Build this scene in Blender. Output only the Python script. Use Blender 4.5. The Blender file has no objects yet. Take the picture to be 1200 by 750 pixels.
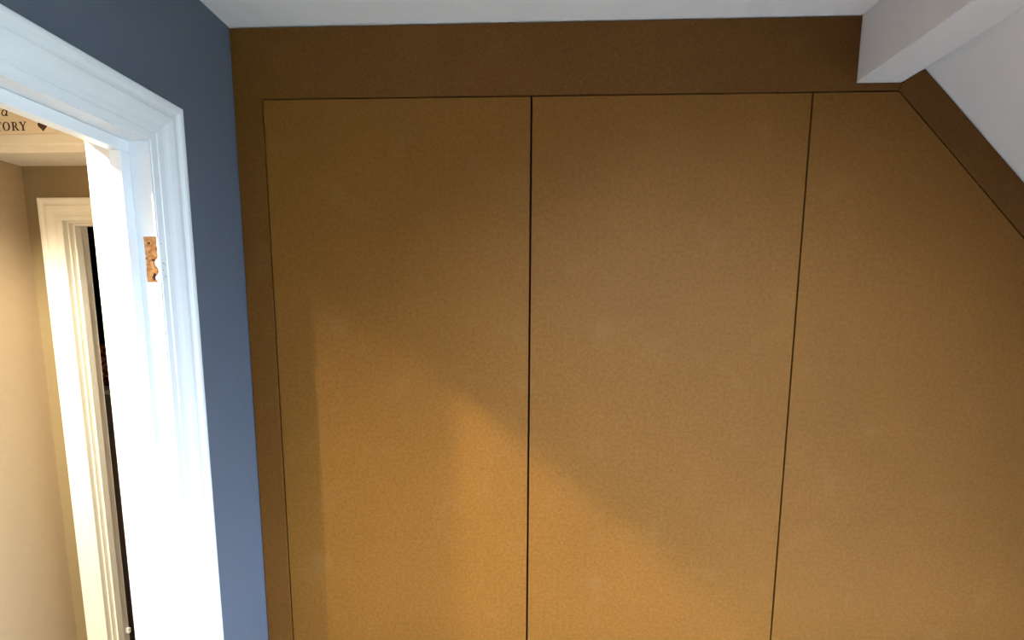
import bpy, bmesh, math, random
from mathutils import Matrix, Vector

# ------------------------------------------------------------------ camera, world, lights, exposure
scene = bpy.context.scene
COL = scene.collection
Z0 = 1.72                                   # eye height above the floor

cam_data = bpy.data.cameras.new('camera')
cam = bpy.data.objects.new('camera', cam_data)
COL.objects.link(cam)
cam_data.sensor_fit = 'HORIZONTAL'
cam_data.sensor_width = 36.0
cam_data.lens = 558.54 / 1200 * 36.0
cam_data.shift_y = 60.57 / 1200
cam_data.clip_start = 0.02
R = Matrix(((0.99920247, -0.03887582, -0.00911578),
            (0.03970879, 0.99143183, 0.12444333),
            (0.00419984, -0.12470606, 0.99218484)))
cam.matrix_world = Matrix.Translation((0.60512, -1.0, Z0)) @ (R @ Matrix.Rotation(math.pi / 2, 3, 'X')).to_4x4()
scene.camera = cam

vs = scene.view_settings
vs.view_transform = 'Standard'
vs.look = 'None'
vs.gamma = 1.0
vs.use_curve_mapping = False
vs.exposure = 0.0

SKY = 95.0
world = bpy.data.worlds.new('sky')
scene.world = world
world.use_nodes = True
bg = world.node_tree.nodes['Background']
bg.inputs['Color'].default_value = (0.66, 0.81, 1.0, 1)
bg.inputs['Strength'].default_value = SKY

WARM = (1.0, 0.92, 0.72)


def lamp(name, loc, power, color, radius, spot=None, aim=None, blend=0.5):
    ld = bpy.data.lights.new(name, 'SPOT' if spot else 'POINT')
    ld.energy = power
    ld.color = color
    ld.shadow_soft_size = radius
    if spot:
        ld.spot_size = math.radians(spot)
        ld.spot_blend = blend
    o = bpy.data.objects.new(name, ld)
    o.location = loc
    if aim:
        o.rotation_euler = (Vector(aim) - Vector(loc)).to_track_quat('-Z', 'Y').to_euler()
    COL.objects.link(o)
    return o


# the dormer window on the right of the bedroom (out of the frame); a portal so the sky is sampled through it
DY0, DY1 = -2.50, -1.22          # cheeks of the dormer
DX = 2.55                        # inner face of the window wall
WY0, WY1, WZ0, WZ1 = DY0 + 0.08, DY1 - 0.08, 0.98, 2.06
pd = bpy.data.lights.new('window_portal', 'AREA')
pd.shape = 'RECTANGLE'
pd.size = WY1 - WY0
pd.size_y = WZ1 - WZ0
pd.cycles.is_portal = True
po = bpy.data.objects.new('window_portal', pd)
po.location = (DX + 0.13, (WY0 + WY1) / 2, (WZ0 + WZ1) / 2)
po.rotation_euler = (math.radians(90), 0, math.radians(90))
COL.objects.link(po)

# added unseen spot behind the camera to brighten the middle of the wardrobe
lamp('wardrobe_fill_spot', (1.05, -2.25, 2.20), 250.0, (0.74, 0.90, 1.0), 0.06, spot=48, aim=(0.97, 0.0, Z0 - 0.55), blend=1.0)

LAMPS = ((-0.49, -1.25, 88.0), (-0.49, -0.55, 145.0))


# ------------------------------------------------------------------ materials
def mat(name, color, rough=0.6, noise=None, bump=None, spec=0.5):
    """noise: (scale, amount, second colour); bump: (scale, strength)"""
    m = bpy.data.materials.new(name)
    m.use_nodes = True
    nt = m.node_tree
    b = nt.nodes['Principled BSDF']
    b.inputs['Roughness'].default_value = rough
    b.inputs['Specular IOR Level'].default_value = spec
    b.inputs['Base Color'].default_value = (*color, 1)
    tc = nt.nodes.new('ShaderNodeTexCoord')
    if noise:
        n = nt.nodes.new('ShaderNodeTexNoise')
        n.inputs['Scale'].default_value = noise[0]
        n.inputs['Detail'].default_value = 6
        nt.links.new(tc.outputs['Object'], n.inputs['Vector'])
        r = nt.nodes.new('ShaderNodeValToRGB')
        r.color_ramp.elements[0].position = 0.5 - noise[1]
        r.color_ramp.elements[1].position = 0.5 + noise[1]
        r.color_ramp.elements[0].color = (*noise[2], 1)
        r.color_ramp.elements[1].color = (*color, 1)
        nt.links.new(n.outputs['Fac'], r.inputs['Fac'])
        nt.links.new(r.outputs['Color'], b.inputs['Base Color'])
    if bump:
        n2 = nt.nodes.new('ShaderNodeTexNoise')
        n2.inputs['Scale'].default_value = bump[0]
        n2.inputs['Detail'].default_value = 4
        nt.links.new(tc.outputs['Object'], n2.inputs['Vector'])
        bp = nt.nodes.new('ShaderNodeBump')
        bp.inputs['Strength'].default_value = bump[1]
        bp.inputs['Distance'].default_value = 0.002
        nt.links.new(n2.outputs['Fac'], bp.inputs['Height'])
        nt.links.new(bp.outputs['Normal'], b.inputs['Normal'])
    return m


def mdf_material(name, tone, green=1.0):
    m = bpy.data.materials.new(name)
    m.use_nodes = True
    nt = m.node_tree
    N, L = nt.nodes, nt.links
    b = N['Principled BSDF']
    b.inputs['Roughness'].default_value = 0.58
    b.inputs['Specular IOR Level'].default_value = 0.18
    tc = N.new('ShaderNodeTexCoord')

    def noise(scale, detail, stretch=(1, 1, 1)):
        mp = N.new('ShaderNodeMapping')
        mp.inputs['Scale'].default_value = stretch
        L.new(tc.outputs['Object'], mp.inputs['Vector'])
        n = N.new('ShaderNodeTexNoise')
        n.inputs['Scale'].default_value = scale
        n.inputs['Detail'].default_value = detail
        n.inputs['Roughness'].default_value = 0.6
        L.new(mp.outputs['Vector'], n.inputs['Vector'])
        return n.outputs['Fac']

    def mix(kind, fac, a, c):
        mx = N.new('ShaderNodeMix')
        mx.data_type = 'RGBA'
        mx.blend_type = kind
        if isinstance(fac, float):
            mx.inputs[0].default_value = fac
        else:
            L.new(fac, mx.inputs[0])
        for v, k in ((a, 6), (c, 7)):
            if isinstance(v, tuple):
                mx.inputs[k].default_value = (*v, 1)
            else:
                L.new(v, mx.inputs[k])
        return mx.outputs[2]

    def ramp(f, lo, hi):
        r = N.new('ShaderNodeMapRange')
        r.inputs[1].default_value = lo
        r.inputs[2].default_value = hi
        L.new(f, r.inputs[0])
        return r.outputs[0]

    fine = ramp(noise(480, 2), 0.32, 0.68)           # fibre speckle
    blot = ramp(noise(135, 3), 0.34, 0.66)           # felted fibre blotches
    fleck = ramp(noise(210, 2, (1, 1, 0.7)), 0.66, 0.74)   # paler flecks
    cloud = ramp(noise(5, 5), 0.3, 0.7)              # cloudy board tone
    smear = ramp(noise(11, 6), 0.56, 0.80)           # dusty handling marks

    def times(f, k):
        q = N.new('ShaderNodeMath')
        q.operation = 'MULTIPLY'
        q.inputs[1].default_value = k
        L.new(f, q.inputs[0])
        return q.outputs[0]

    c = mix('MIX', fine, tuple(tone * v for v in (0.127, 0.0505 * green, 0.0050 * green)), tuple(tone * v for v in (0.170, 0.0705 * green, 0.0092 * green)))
    c = mix('MULTIPLY', blot, mix('MULTIPLY', 1.0, c, (1.10, 1.10, 1.14)), (0.80, 0.79, 0.74))
    c = mix('MIX', cloud, c, mix('MULTIPLY', 1.0, c, (1.10, 1.10, 1.14)))
    c = mix('MIX', times(smear, 0.14), c, (0.30, 0.18, 0.075))
    c = mix('MIX', times(fleck, 0.26), c, (0.32, 0.18, 0.06))
    L.new(c, b.inputs['Base Color'])
    bp = N.new('ShaderNodeBump')
    bp.inputs['Strength'].default_value = 0.12
    bp.inputs['Distance'].default_value = 0.001
    L.new(fine, bp.inputs['Height'])
    L.new(bp.outputs['Normal'], b.inputs['Normal'])
    return m


def torn_wood_material():
    m = mat('torn_wood', (0.62, 0.30, 0.10), 0.8, (160, 0.14, (0.30, 0.10, 0.02)), (240, 0.6))
    return m


MDF = mdf_material('raw_board', 1.0)
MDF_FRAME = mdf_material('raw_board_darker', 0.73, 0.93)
SLOPE = mat('slope_paint', (0.74, 0.73, 0.72), 0.85, (25, 0.3, (0.71, 0.70, 0.69)), (140, 0.12))
BLUE = mat('blue_grey_paint', (0.080, 0.096, 0.130), 0.75, (60, 0.3, (0.075, 0.090, 0.122)), (300, 0.15))
WHITE = mat('white_gloss', (0.73, 0.76, 0.80), 0.35, (30, 0.35, (0.70, 0.73, 0.77)), (90, 0.08))
CEIL = mat('ceiling_paint', (0.86, 0.85, 0.84), 0.85, (25, 0.3, (0.83, 0.82, 0.81)), (140, 0.12))
TAUPE = mat('taupe_paint', (0.40, 0.295, 0.175), 0.8, (50, 0.3, (0.373, 0.275, 0.163)), (300, 0.12))
TAUPE_SHADE = mat('shaded_taupe', (0.250, 0.182, 0.088), 0.8, (50, 0.3, (0.232, 0.169, 0.082)), (300, 0.12))  # landing end wall: its shade is put into a darker taupe
CREAM = mat('cream_paint', (0.84, 0.80, 0.70), 0.45, (25, 0.35, (0.81, 0.77, 0.67)), (80, 0.08))
DARK = mat('unlit_room_black', (0.008, 0.007, 0.007), 0.9)  # near-black walls: the unlit room's darkness is put into the colour
CARCASS = mat('carcass_board', (0.035, 0.014, 0.007), 0.9)
CARPET = mat('carpet', (0.50, 0.46, 0.42), 0.95, (220, 0.2, (0.43, 0.40, 0.36)), (260, 0.8))
GROUND = mat('outside_ground', (0.10, 0.12, 0.06), 0.9, (3, 0.3, (0.07, 0.08, 0.05)))
WOOD = torn_wood_material()
HOLE = mat('screw_hole_dark', (0.05, 0.012, 0.006), 0.9)
CHIP = mat('chipped_paint', (0.42, 0.36, 0.32), 0.8)
PLAQUE = mat('plaque_board', (0.80, 0.70, 0.54), 0.7, (40, 0.3, (0.75, 0.64, 0.48)))
INK = mat('plaque_ink', (0.045, 0.018, 0.008), 0.7)
REDCLOTH = mat('red_pattern_cloth', (0.30, 0.012, 0.010), 0.9, (55, 0.06, (0.75, 0.30, 0.20)))
CHEST = mat('grey_brown_board', (0.34, 0.27, 0.23), 0.6)
STEEL = mat('white_metal', (0.8, 0.78, 0.74), 0.35)
LAMPGLASS = bpy.data.materials.new('lamp_glow')
LAMPGLASS.use_nodes = True
_b = LAMPGLASS.node_tree.nodes['Principled BSDF']
_b.inputs['Emission Color'].default_value = (*WARM, 1)
_b.inputs['Emission Strength'].default_value = 4
GLASS = bpy.data.materials.new('window_glass')
GLASS.use_nodes = True
_nt = GLASS.node_tree
_nt.nodes.remove(_nt.nodes['Principled BSDF'])
_tr = _nt.nodes.new('ShaderNodeBsdfTransparent')
_gl = _nt.nodes.new('ShaderNodeBsdfGlossy')
_gl.inputs['Roughness'].default_value = 0.02
_mx = _nt.nodes.new('ShaderNodeMixShader')
_mx.inputs[0].default_value = 0.06
_nt.links.new(_tr.outputs[0], _mx.inputs[1])
_nt.links.new(_gl.outputs[0], _mx.inputs[2])
_nt.links.new(_mx.outputs[0], _nt.nodes['Material Output'].inputs['Surface'])


# ------------------------------------------------------------------ mesh helpers (z given from the eye level: rel) -------
def link(name, bm, m, parent=None, kind=None, label=None, bevel=0.0, smooth=False):
    bmesh.ops.recalc_face_normals(bm, faces=bm.faces)
    me = bpy.data.meshes.new(name)
    bm.to_mesh(me)
    bm.free()
    me.materials.append(m)
    if smooth:
        for p in me.polygons:
            p.use_smooth = True
    o = bpy.data.objects.new(name, me)
    COL.objects.link(o)
    if parent:
        o.parent = parent
    if kind:
        o['kind'] = kind
    if label:
        o['label'] = label
    if bevel:
        md = o.modifiers.new('edge', 'BEVEL')
        md.width = bevel
        md.segments = 2
        md.limit_method = 'ANGLE'
    return o


def box(bm, x0, x1, y0, y1, z0, z1):
    vs_ = [bm.verts.new((x, y, z)) for z in (z0, z1) for y in (y0, y1) for x in (x0, x1)]
    for f in ((0, 1, 3, 2), (4, 5, 7, 6), (0, 1, 5, 4), (2, 3, 7, 6), (0, 2, 6, 4), (1, 3, 7, 5)):
        bm.faces.new([vs_[i] for i in f])
    return bm


def new_box(*a):
    return box(bmesh.new(), *a)


def prism(bm, pts, axis, a, b):
    """polygon pts extruded along axis ('X','Y','Z') from a to b"""
    def put(p, t):
        return {'Y': (p[0], t, p[1]), 'X': (t, p[0], p[1]), 'Z': (p[0], p[1], t)}[axis]
    v0 = [bm.verts.new(put(p, a)) for p in pts]
    v1 = [bm.verts.new(put(p, b)) for p in pts]
    bm.faces.new(v0)
    bm.faces.new(v1)
    n = len(pts)
    for i in range(n):
        bm.faces.new((v0[i], v0[(i + 1) % n], v1[(i + 1) % n], v1[i]))
    return bm


def sweep(bm, a, b, closed=True):
    """two rings of equal length joined by quads with caps"""
    va = [bm.verts.new(p) for p in a]
    vb = [bm.verts.new(p) for p in b]
    n = len(a)
    for i in range(n):
        bm.faces.new((va[i], va[(i + 1) % n], vb[(i + 1) % n], vb[i]))
    bm.faces.new(va)
    bm.faces.new(vb)
    return bm


def empty(name, loc, label=None, cat=None, kind=None, group=None):
    o = bpy.data.objects.new(name, None)
    o.location = loc
    o.empty_display_size = 0.1
    COL.objects.link(o)
    if label:
        o['label'] = label
    if cat:
        o['category'] = cat
    if kind:
        o['kind'] = kind
    if group:
        o['group'] = group
    return o


def adopt(root, *kids):
    """parent kids built in world coordinates to an empty"""
    for k in kids:
        k.parent = root
        k.matrix_parent_inverse = Matrix.Translation(root.location).inverted()


def Z(r):
    return Z0 + r


# ------------------------------------------------------------------ key measures
CEIL_Z = Z(0.558)
YJ = -0.253                 # face of the door lining nearest the wardrobe
YJ2 = YJ - 0.745            # the other lining
ZH = Z(0.258)               # underside of the head lining
XW = -0.076                 # landing face of the wall
ROOM_Y = -2.70
KNEE = 2.53                 # knee wall under the slope

# ------------------------------------------------------------------ the setting
floor = link('floor', new_box(-2.6, 2.72, -3.0, 3.0, -0.15, 0.0), CARPET, kind='structure')
ceiling = link('ceiling', new_box(0.0, 1.36, ROOM_Y, 0.62, CEIL_Z, CEIL_Z + 0.10), CEIL, kind='structure')

# sloping ceiling: plane through (1.3506, 0.4637) and (1.5542, 0.2587)
def slope_z(x):
    return Z(0.4637) - (x - 1.3506) * 1.007
D_TOP = 2.10                                  # dormer ceiling


def slope_x(z):
    return 1.3506 + (Z(0.4637) - z) / 1.007


def slope_slab(bm, x0, x1, y0, y1):
    pts = [(x0, slope_z(x0)), (x1, slope_z(x1)), (x1 + 0.07, slope_z(x1) + 0.07), (x0 + 0.07, slope_z(x0) + 0.07)]
    return prism(bm, pts, 'Y', y0, y1)


bm = bmesh.new()
slope_slab(bm, 1.20, KNEE + 0.1, DY1, 0.62)
slope_slab(bm, 1.20, KNEE + 0.1, ROOM_Y, DY0)
slope_slab(bm, 1.20, slope_x(D_TOP), DY0, DY1)
link('ceiling', bm, SLOPE, kind='structure')
# dormer: ceiling, two cheeks, window wall
link('ceiling', new_box(slope_x(D_TOP), DX + 0.14, DY0 - .04, DY1 + .04, D_TOP, D_TOP + 0.06), CEIL, kind='structure')
for y0, y1 in ((DY1 + 0.0005, DY1 + 0.06), (DY0 - 0.06, DY0 - 0.0005)):
    ck = [(slope_x(D_TOP) + 0.02, D_TOP), (DX + 0.14, D_TOP), (DX + 0.14, slope_z(DX + .14) + .02), (slope_x(D_TOP) + 0.02, slope_z(slope_x(D_TOP) + 0.02) + 0.02)]
    link('wall_dormer', prism(bmesh.new(), ck, 'Y', y0, y1), CEIL, kind='structure')
bm = bmesh.new()
for q in ((DY0, DY1, 0.70, WZ0), (DY0, DY1, WZ1, D_TOP), (DY0, WY0, WZ0, WZ1), (WY1, DY1, WZ0, WZ1)):
    box(bm, DX, DX + 0.14, q[0], q[1], q[2], q[3])
link('wall_dormer_front', bm, CEIL, kind='structure')
bm = bmesh.new()
box(bm, DX - 0.02, DX + 0.08, ROOM_Y, 0.62, 0, 0.80)
box(bm, DX - 0.02, DX + 0.08, ROOM_Y, DY0, 0.80, slope_z(DX) + 0.02)
box(bm, DX - 0.02, DX + 0.08, DY1, 0.62, 0.80, slope_z(DX) + 0.02)
link('wall_right', bm, BLUE, kind='structure')
# boxed purlin running under the junction of flat and sloping ceiling
pur = [(1.2252, CEIL_Z + 0.02), (1.2252, Z(0.4384)), (1.309, Z(0.4384)), (1.3506, Z(0.4637)),
       (1.28, slope_z(1.28) + 0.02)]
link('trim_1', prism(bmesh.new(), pur, 'Y', ROOM_Y, 0.012), SLOPE, kind='structure', bevel=0.002)

# left wall with the doorway
bm = bmesh.new()
for a in ((XW, 0, YJ + 0.025, 0.62, 0, CEIL_Z + 0.3), (XW, 0, ROOM_Y - 0.2, YJ2 - 0.025, 0, CEIL_Z + 0.3),
          (XW, 0, YJ2 - 0.025, YJ + 0.025, ZH + 0.025, CEIL_Z + 0.3)):
    box(bm, *a)
wall_left = link('wall_left', bm, BLUE, kind='structure')
# wall behind the wardrobe and wall behind the camera with the window
link('wall_back', new_box(0.0, KNEE + .1, 0.60, 0.70, 0, CEIL_Z + 0.1), CARCASS, kind='structure')
link('wall_front', new_box(0, KNEE + .1, ROOM_Y - 0.1, ROOM_Y, 0, CEIL_Z + .1), BLUE, kind='structure')
link('ground_outside', new_box(3.6, 80, -60, 60, -3.1, -3.0), GROUND, kind='structure')

# skirting in the bedroom
link('baseboard_left', new_box(0, 0.015, ROOM_Y, YJ2 - 0.0745, 0, 0.12), WHITE, kind='structure', bevel=0.003)
link('baseboard_right', new_box(DX - 0.035, DX - 0.02, ROOM_Y, -0.01, 0, 0.12), WHITE, kind='structure', bevel=0.003)

# ------------------------------------------------------------------ moulded architrave
# profile: (distance from inner edge, thickness off the wall)
PROF = [(0.0, 0.0155), (0.0012, 0.0168), (0.0125, 0.0168), (0.0140, 0.0155), (0.0155, 0.0168), (0.0255, 0.0172),
        (0.0300, 0.0182), (0.0360, 0.0202), (0.0430, 0.0218), (0.0470, 0.0222), (0.0490, 0.0205), (0.0520, 0.0196),
        (0.0560, 0.0196), (0.0590, 0.0212), (0.0610, 0.0228), (0.0650, 0.0236), (0.0690, 0.0232), (0.0715, 0.0218),
        (0.0730, 0.0195), (0.0733, 0.0)]
PROF = [(0.0, 0.0)] + PROF


def side_architrave(name, m, put, z_floor, z_in, k=1.0):
    """put(w, t, z) -> world point; mitred at the top"""
    a = [put(k * w, t, z_floor) for w, t in PROF]
    b = [put(k * w, t, z_in + k * w) for w, t in PROF]
    return link(name, sweep(bmesh.new(), a, b), m)


def head_architrave(name, m, put, s0, s1, z_in, k=1.0):
    """put(s, t, z): s along the head; mitred both ends"""
    a = [put(s0, -k * w, t, z_in + k * w) for w, t in PROF]
    b = [put(s1, k * w, t, z_in + k * w) for w, t in PROF]
    return link(name, sweep(bmesh.new(), a, b), m)


# ------------------------------------------------------------------ bedroom doorway (its door is off: only the hinge rebate is left)
door1 = empty('door_1', (-0.03, (YJ + YJ2) / 2, 0), kind='structure')
ZI = Z(0.2605)
YI, YI2 = YJ + 0.0025, YJ2 - 0.0025
LIP = 0.0160
LX = 0.0
parts = [
    side_architrave('side_architrave', WHITE, lambda w, t, z: (t, YI + w, z), 0.0, ZI),
    side_architrave('side_architrave', WHITE, lambda w, t, z: (t, YI2 - w, z), 0.0, ZI),
    head_architrave('head_architrave', WHITE, lambda s, e, t, z: (t, s + e, z), YI2, YI, ZI),
    side_architrave('landing_side_architrave', CREAM, lambda w, t, z: (XW - 0.75 * t, YI + w, z), 0.0, ZI),
    side_architrave('landing_side_architrave', CREAM, lambda w, t, z: (XW - 0.75 * t, YI2 - w, z), 0.0, ZI),
    head_architrave('landing_head_architrave', CREAM, lambda s, e, t, z: (XW - 0.75 * t, s + e, z), YI2, YI, ZI),
]
# lining nearest the wardrobe, with the chopped-out hinge rebate left open in its 2.5 mm face
HX0, HX1, HZ0, HZ1 = -0.0065, LIP, Z(0.0445), Z(0.1150)
bm = bmesh.new()
box(bm, XW, LX, YJ + 0.0025, YJ + 0.025, 0, ZH + 0.025)
for a in ((XW, HX0, 0, ZH), (HX0, LIP, 0, HZ0), (HX0, LIP, HZ1, ZH)):
    box(bm, a[0], a[1], YJ, YJ + 0.0025, a[2], a[3])
parts.append(link('jamb_lining', bm, WHITE))
bm = bmesh.new()
box(bm, XW, LX, YJ2 - 0.025, YJ2, 0, ZH + 0.025)
box(bm, LX, LIP, YJ2 - 0.0025, YJ2, 0, ZH)
parts.append(link('jamb_lining', bm, WHITE))
bm = bmesh.new()
box(bm, XW, LX, YJ2, YJ + 0.0025, ZH, ZH + 0.025)
box(bm, LX, LIP, YJ2, YJ, ZH, ZH + 0.0025)
parts.append(link('head_lining', bm, WHITE))
# planted stops
SX0, SX1, ST = -0.034, -0.0155, 0.018
parts.append(link('door_stop', new_box(SX0, SX1, YJ - ST, YJ - 0.0001, 0, ZH - ST), WHITE, bevel=0.0012))
parts.append(link('door_stop', new_box(SX0, SX1, YJ2 + 0.0001, YJ2 + ST, 0, ZH - ST), WHITE, bevel=0.0012))
parts.append(link('head_stop', new_box(SX0, SX1, YJ2, YJ, ZH - ST, ZH - 0.0001), WHITE, bevel=0.0012))
# hinge rebate: rough bare wood floor, ragged along the room edge
random.seed(4)
bm = bmesh.new()
nx, nz = 10, 26
grid = []
for k in range(nz + 1):
    row = []
    fz = k / nz
    # torn paint reaches in from the right in the lower half
    edge = HX1 - 0.0008
    if fz < 0.52:
        edge -= 0.0035 + 0.0035 * math.sin(fz * 19.0) + 0.0015 * random.random()
    for i in range(nx + 1):
        fx = i / nx
        x = HX0 + (edge - HX0) * fx
        y = YJ + 0.0022 - 0.0005 * random.random() - 0.0004 * math.sin(fz * 9 + fx * 3)
        if i == nx:
            y = YJ + 0.0004
        row.append(bm.verts.new((x, y, HZ0 + (HZ1 - HZ0) * fz)))
    grid.append(row)
for k in range(nz):
    for i in range(nx):
        bm.faces.new((grid[k][i], grid[k][i + 1], grid[k + 1][i + 1], grid[k + 1][i]))
rebate = link('hinge_rebate', bm, WOOD, label='bare orange wood hinge recess with old screw holes')
parts.append(rebate)
# paint left along its torn edge
bm = bmesh.new()
tops, bots = [], []
for k in range(nz + 1):
    fz = k / nz
    ex = grid_x = HX1 - 0.0008
    if fz < 0.52:
        ex -= 0.003 + 0.0035 * math.sin(fz * 19.0) + 0.0012 * random.random()
    else:
        ex -= 0.0006 * random.random()
    z = HZ0 + (HZ1 - HZ0) * fz
    tops.append(bm.verts.new((ex, YJ + 0.0002, z)))
    bots.append(bm.verts.new((HX1 + 0.0002, YJ, z)))
for k in range(nz):
    bm.faces.new((tops[k], bots[k], bots[k + 1], tops[k + 1]))
parts.append(link('torn_paint_edge', bm, WHITE))


def blob(x, z, r, y, squash=1.0, seed=0):
    rnd = random.Random(seed)
    b = bmesh.new()
    pts = []
    for k in range(9):
        a = 2 * math.pi * k / 9
        q = r * (0.75 + 0.5 * rnd.random())
        pts.append((x + q * math.cos(a), z + q * squash * math.sin(a)))
    prism(b, pts, 'Y', y, y + 0.0006)
    return b


for i, (u, v, r, s) in enumerate(((0.38, 0.86, 0.0018, 1), (0.10, 0.52, 0.0010, 1.3), (0.57, 0.49, 0.0017, 1),
                                  (0.55, 0.10, 0.0032, 1.2), (0.60, 0.17, 0.0024, 1.0))):
    x = HX0 + (HX1 - HX0) * u
    z = HZ0 + (HZ1 - HZ0) * v
    o = link('screw_hole', blob(x, z, r, YJ + 0.0003, s, i), HOLE)
    o.parent = rebate
for i, (t, y, z, r) in enumerate(((0.0170, YI + 0.004, Z(0.105), 0.0012), (0.0170, YI + 0.0055, Z(0.0745), 0.0018),
                                  (0.0170, YI + 0.009, Z(0.0725), 0.0012), (0.0170, YI + 0.004, Z(0.064), 0.0012),
                                  (0.0170, YI + 0.008, Z(0.0545), 0.0014), (0.0170, YI + 0.004, Z(0.051), 0.0010),
                                  (0.0170, YI + 0.0025, Z(-0.318), 0.0012))):
    rnd = random.Random(20 + i)
    b = bmesh.new()
    prism(b, [(y + r * (0.7 + .6 * rnd.random()) * math.cos(a * .9), z + 0.7 * r * math.sin(a * .9)) for a in range(7)], 'X', t - 0.0004, t + 0.0003)
    parts.append(link('paint_chip', b, CHIP))
adopt(door1, *parts)

# ------------------------------------------------------------------ built-in wardrobe of bare board
ward = empty('built_in_wardrobe', (0.85, 0.30, 0.0),
             'tall built-in wardrobe of bare brown board with three flush doors under the sloping ceiling', 'wardrobe')
TH = 0.018
GAPZ = Z(0.42215)
wp = []


def board(name, pts, y0, y1, bevel=0.0008, **k):
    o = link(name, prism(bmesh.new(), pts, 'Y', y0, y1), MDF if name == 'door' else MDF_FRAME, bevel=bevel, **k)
    wp.append(o)
    return o


X_L, X_M, X_R = 0.0600, 0.6021, 1.1441
G = 0.0015
GS = 0.0020
# door heads follow a fixed level; the third door is cut to the slope
sx0, sz0, sx1, sz1 = 1.3052, Z(0.4231), 1.5684, Z(0.1510)
k_s = (sz1 - sz0) / (sx1 - sx0)


def gap_z(x):
    return sz0 + (x - sx0) * k_s


DT = GAPZ - 0.0013
DB = 0.10
board('door', [(X_L + G, DB), (X_M - GS, DB), (X_M - GS, DT), (X_L + G, DT)], 0.0, TH)
board('door', [(X_M + GS, DB), (X_R - G, DB), (X_R - G, DT), (X_M + GS, DT)], 0.0, TH)
off = 0.0026
xa = sx0 + (DT - sz0 + off) / k_s - 0.0
X_END = 1.74


def door_slope(x):
    return gap_z(x) - off


xt = sx0 + (DT + off - sz0) / k_s
board('door', [(X_R + G, DB), (X_END, DB), (X_END, door_slope(X_END)), (xt, DT), (X_R + G, DT)], 0.0, TH,
      label='door with its top corner cut to the slope')
# fixed boards around the doors
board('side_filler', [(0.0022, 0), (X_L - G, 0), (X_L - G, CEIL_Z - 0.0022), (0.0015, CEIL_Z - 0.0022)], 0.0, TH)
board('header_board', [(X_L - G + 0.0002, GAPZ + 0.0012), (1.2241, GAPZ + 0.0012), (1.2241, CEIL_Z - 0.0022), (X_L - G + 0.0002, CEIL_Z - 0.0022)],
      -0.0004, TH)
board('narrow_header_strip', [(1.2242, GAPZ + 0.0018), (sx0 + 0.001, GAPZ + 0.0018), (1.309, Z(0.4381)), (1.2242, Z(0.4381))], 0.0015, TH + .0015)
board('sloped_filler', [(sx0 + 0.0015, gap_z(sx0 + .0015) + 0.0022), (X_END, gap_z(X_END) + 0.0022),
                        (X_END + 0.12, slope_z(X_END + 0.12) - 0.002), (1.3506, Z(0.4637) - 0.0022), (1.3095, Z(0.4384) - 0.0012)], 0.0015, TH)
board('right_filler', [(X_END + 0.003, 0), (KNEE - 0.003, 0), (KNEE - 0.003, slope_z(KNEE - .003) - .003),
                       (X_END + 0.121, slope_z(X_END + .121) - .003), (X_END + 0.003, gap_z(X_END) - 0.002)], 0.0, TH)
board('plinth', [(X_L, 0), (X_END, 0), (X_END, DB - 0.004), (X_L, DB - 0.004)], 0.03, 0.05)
# dark carcass behind the joints
bm = bmesh.new()
car = [(0.001, 0.0), (KNEE - 0.001, 0.0), (KNEE - 0.001, slope_z(KNEE) - 0.004), (1.3506, slope_z(1.3506) - 0.004), (1.255, CEIL_Z - 0.001), (0.001, CEIL_Z - 0.001)]
prism(bm, car, 'Y', 0.052, 0.58)
box(bm, 0.001, X_L + 0.02, TH + 0.002, 0.052, 0, CEIL_Z - 0.001)
box(bm, X_L + .02, 1.24, TH + 0.004, 0.052, GAPZ - 0.02, CEIL_Z - 0.001)
for xm in (X_M, X_R):
    box(bm, xm - 0.009, xm + 0.009, TH + 0.002, 0.052, 0.1, GAPZ - 0.02)
wp.append(link('carcass', bm, CARCASS))
adopt(ward, *wp)

# ------------------------------------------------------------------ the landing seen through the doorway
LXW = -0.868               # face of the far left landing wall
LBY = 0.380                # face of the landing's end wall
LC = Z(0.62)
link('wall_landing', new_box(LXW - 0.08, LXW, -2.4, LBY + 0.076, 0, LC + 0.1), TAUPE, kind='structure')
D2X0, D2X1 = -0.745, -0.170
D2H = Z(0.2525)
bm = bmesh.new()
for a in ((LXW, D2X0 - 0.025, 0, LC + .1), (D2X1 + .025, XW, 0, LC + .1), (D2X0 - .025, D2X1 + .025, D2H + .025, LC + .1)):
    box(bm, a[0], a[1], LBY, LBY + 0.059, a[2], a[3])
link('wall_landing_end', bm, TAUPE_SHADE, kind='structure')
link('wall_landing_near', new_box(LXW, XW, -2.4, -2.3, 0, LC + .1), TAUPE, kind='structure')
# taupe skin on the landing side of the bedroom wall
bm = bmesh.new()
for a in ((YJ + 0.025, LBY, 0, LC), (-2.3, YJ2 - 0.025, 0, LC), (YJ2 - 0.025, YJ + 0.025, ZH + 0.025, LC)):
    box(bm, XW - 0.0008, XW - 0.0001, a[0], a[1], a[2], a[3])
link('wall_landing_right', bm, TAUPE, kind='structure')
link('ceiling', new_box(-2.6, XW, -2.4, 2.6, LC, LC + 0.1), CEIL, kind='structure')
# painted beam over the landing, with a moulded lower edge
bz = Z(0.4105)
beam = [(0.2615, bz + 0.018), (0.2600, bz + 0.021), (0.2600, LC), (LBY, LC), (LBY, bz), (0.2665, bz), (0.2640, bz + 0.003), (0.2640, bz + 0.017)]
link('trim_2', prism(bmesh.new(), beam, 'X', LXW, XW - 0.001), CREAM, kind='structure')

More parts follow.
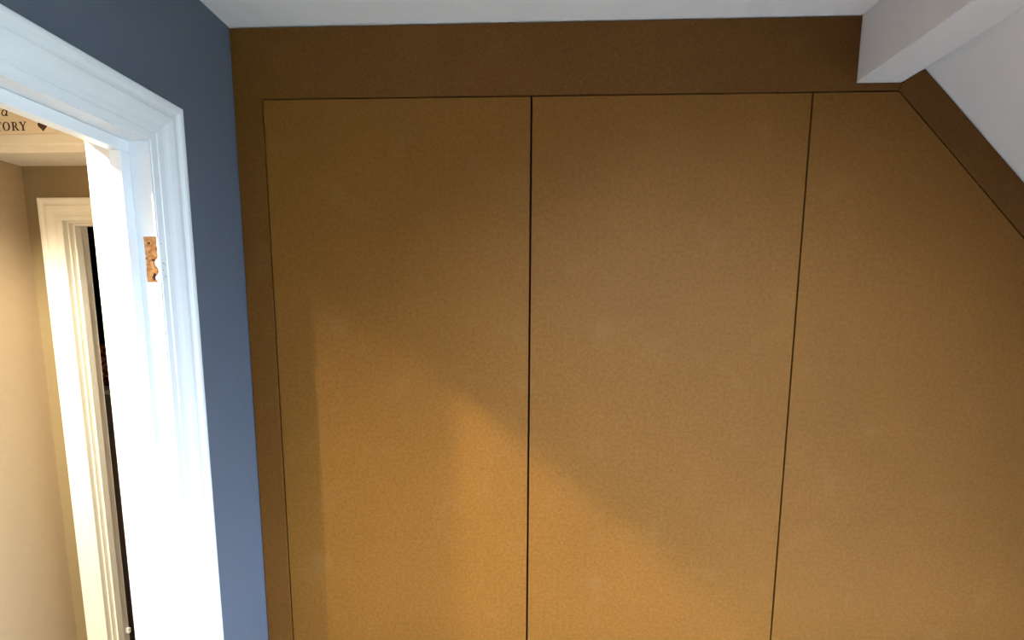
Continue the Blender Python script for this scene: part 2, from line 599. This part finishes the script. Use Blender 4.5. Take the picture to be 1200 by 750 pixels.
# door frame at the end of the landing
door2 = empty('door_2', ((D2X0 + D2X1) / 2, LBY + 0.04, 0), kind='structure')
Z2 = D2H + 0.003
xi, xi2 = D2X0 - 0.004, D2X1 + 0.004
dp = [
    side_architrave('side_architrave', CREAM, lambda w, t, z: (xi - w, LBY - t, z), 0.0, Z2, 0.86),
    side_architrave('side_architrave', CREAM, lambda w, t, z: (xi2 + w, LBY - t, z), 0.0, Z2, 0.86),
    head_architrave('head_architrave', CREAM, lambda s, e, t, z: (s + e, LBY - t, z), xi, xi2, Z2, 0.86),
    link('jamb_lining', new_box(D2X0 - .025, D2X0, LBY, LBY + .059, 0, D2H + .025), CREAM),
    link('jamb_lining', new_box(D2X1, D2X1 + .025, LBY, LBY + .059, 0, D2H + .025), CREAM),
    link('head_lining', new_box(D2X0, D2X1, LBY, LBY + .059, D2H, D2H + .025), CREAM),
    link('door_stop', new_box(D2X0 + .0001, D2X0 + .006, LBY + .012, LBY + .034, 0, D2H - .006), CREAM, bevel=0.001),
    link('door_stop', new_box(D2X1 - .006, D2X1 - .0001, LBY + .012, LBY + .034, 0, D2H - .006), CREAM, bevel=0.001),
    link('head_stop', new_box(D2X0, D2X1, LBY + .012, LBY + .034, D2H - .006, D2H - .0001), CREAM, bevel=0.001),
]
dp.append(link('latch_keep', new_box(D2X0 + .0001, D2X0 + .012, LBY + .045, LBY + .053, Z(-1.075), Z(-1.060)), STEEL, label='small white metal keep'))
adopt(door2, *dp)
# the unlit room behind it
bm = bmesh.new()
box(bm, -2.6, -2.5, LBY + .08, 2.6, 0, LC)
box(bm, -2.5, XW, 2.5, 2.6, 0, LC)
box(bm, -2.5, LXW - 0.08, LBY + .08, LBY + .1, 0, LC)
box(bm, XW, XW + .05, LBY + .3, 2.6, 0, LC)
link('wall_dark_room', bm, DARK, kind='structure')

chest = empty('cabinet', (-1.42, 1.30, 0), 'grey-brown cabinet with a pale top edge in the dark gap of the landing door', 'cabinet')
cp = [link('carcass', new_box(-1.75, -1.18, 1.12, 1.55, 0, Z(-0.39)), CHEST, bevel=0.003),
      link('top', new_box(-1.77, -1.16, 1.10, 1.57, Z(-0.389), Z(-0.365)), CREAM, bevel=0.003, label='pale top')]
adopt(chest, *cp)
bm = bmesh.new()
box(bm, -1.65, -1.24, 1.16, 1.48, Z(-0.364), Z(-0.175))
bmesh.ops.bevel(bm, geom=list(bm.edges), offset=0.05, segments=4, affect='EDGES')
cloth = link('folded_cloth', bm, REDCLOTH, smooth=True)
cloth['label'] = 'red patterned cloth seen as a sliver in the dark landing doorway'
cloth['category'] = 'cloth'

# ------------------------------------------------------------------ plaque on the landing beam
PY = 0.248
plaque = empty('wall_plaque', (-0.85, PY, Z(0.4545)), 'long pale wooden plaque with dark lettering and a heart, mounted on the landing beam', 'plaque')
pp = [link('board', new_box(-0.862, -0.585, PY, 0.2598, Z(0.4535), Z(0.600)), PLAQUE, bevel=0.0015)]


def letters(bm, polys, x, z, h, shear=0.0):
    """polys: outlines in units of cap height"""
    for pts in polys:
        prism(bm, [(x + (p[0] + shear * p[1]) * h, z + p[1] * h) for p in pts], 'Y', PY - 0.0007, PY - 0.0001)


def ring(cx, cy_, ro, rz, tx, tz, n=20, a0=0.0, a1=2 * math.pi):
    out = []
    for k in range(n):
        a = a0 + (a1 - a0) * k / n
        b = a0 + (a1 - a0) * (k + 1) / n
        out.append([(cx + ro * math.cos(a), cy_ + rz * math.sin(a)), (cx + ro * math.cos(b), cy_ + rz * math.sin(b)),
                    (cx + (ro - tx) * math.cos(b), cy_ + (rz - tz) * math.sin(b)), (cx + (ro - tx) * math.cos(a), cy_ + (rz - tz) * math.sin(a))])
    return out


def rect(a, b, c, d):
    return [(a, c), (b, c), (b, d), (a, d)]


GL = {
    'T': [rect(.34, .54, 0, 1), rect(.22, .66, 0, .07), rect(.02, .86, .92, 1), rect(.02, .08, .70, .92), rect(.80, .86, .70, .92)],
    'O': ring(.47, .5, .46, .52, .19, .07),
    'R': [rect(.12, .31, 0, 1), rect(.0, .42, 0, .07), rect(.0, .31, .93, 1), rect(.31, .45, .93, 1), rect(.31, .45, .46, .53)]
         + ring(.43, .73, .27, .27, .16, .07, 10, -math.pi / 2, math.pi / 2)
         + [[(.38, .48), (.56, .50), (.86, .05), (.86, 0), (.66, 0)], rect(.64, .94, 0, .07)],
    'Y': [rect(.36, .55, 0, .5), rect(.24, .68, 0, .07), [(.36, .5), (.55, .5), (.27, .97), (.06, .97)], [(.47, .5), (.55, .5), (.83, .97), (.74, .97)],
          rect(.0, .36, .93, 1), rect(.64, .92, .93, 1)],
    'S': ring(.33, .73, .27, .27, .13, .08, 12, .25 * math.pi, 1.5 * math.pi) + ring(.33, .27, .30, .27, .14, .08, 12, -.78 * math.pi, .5 * math.pi),
    'a': ring(.30, .27, .26, .27, .10, .07, 14) + [rect(.46, .57, 0, .54), rect(.56, .66, 0, .07)],
}
CAP = 0.0215
bm = bmesh.new()
for ch, x in (('S', -0.8070), ('T', -0.7855), ('O', -0.7640), ('R', -0.7400), ('Y', -0.7190)):
    letters(bm, GL[ch], x, Z(0.4590), CAP)
pp.append(link('lettering', bm, INK))
bm = bmesh.new()
letters(bm, GL['a'], -0.7660, Z(0.4950), 0.030, 0.25)
pp.append(link('script_lettering', bm, INK))
bm = bmesh.new()
hp = []
for k in range(28):
    t = 2 * math.pi * k / 28
    hp.append((16 * math.sin(t) ** 3, 13 * math.cos(t) - 5 * math.cos(2 * t) - 2 * math.cos(3 * t) - math.cos(4 * t)))
prism(bm, [(-0.6560 + 0.00082 * x, Z(0.4700) + 0.00082 * z) for x, z in hp], 'Y', PY - 0.0008, PY - 0.0001)
pp.append(link('heart', bm, INK, label='dark heart'))
adopt(plaque, *pp)

# ------------------------------------------------------------------ landing downlights (they light the landing and throw the door's shadow)
for i, (x, y, p) in enumerate(LAMPS):
    root = empty('ceiling_light', (x, y, LC), ('recessed landing downlight nearest the bedroom door head', 'recessed landing downlight farther along the landing')[1 - i],
                 'ceiling light', group='landing downlights')
    bm = bmesh.new()
    n = 24
    for k in range(n):
        a, b = 2 * math.pi * k / n, 2 * math.pi * (k + 1) / n
        q = [(r * math.cos(t), r * math.sin(t)) for r, t in ((.034, a), (.034, b), (.045, b), (.045, a))]
        prism(bm, [(x + u, y + v) for u, v in q], 'Z', LC - 0.006, LC)
    rim = link('rim', bm, STEEL)
    bm = bmesh.new()
    prism(bm, [(x + .033 * math.cos(2 * math.pi * k / n), y + .033 * math.sin(2 * math.pi * k / n)) for k in range(n)], 'Z', LC - 0.003, LC - 0.001)
    bulb = link('bulb', bm, LAMPGLASS)
    adopt(root, rim, bulb)
    lamp('downlight', (x, y, LC - 0.035), p, WARM, 0.02, spot=142, aim=(x, y, 0), blend=0.35)
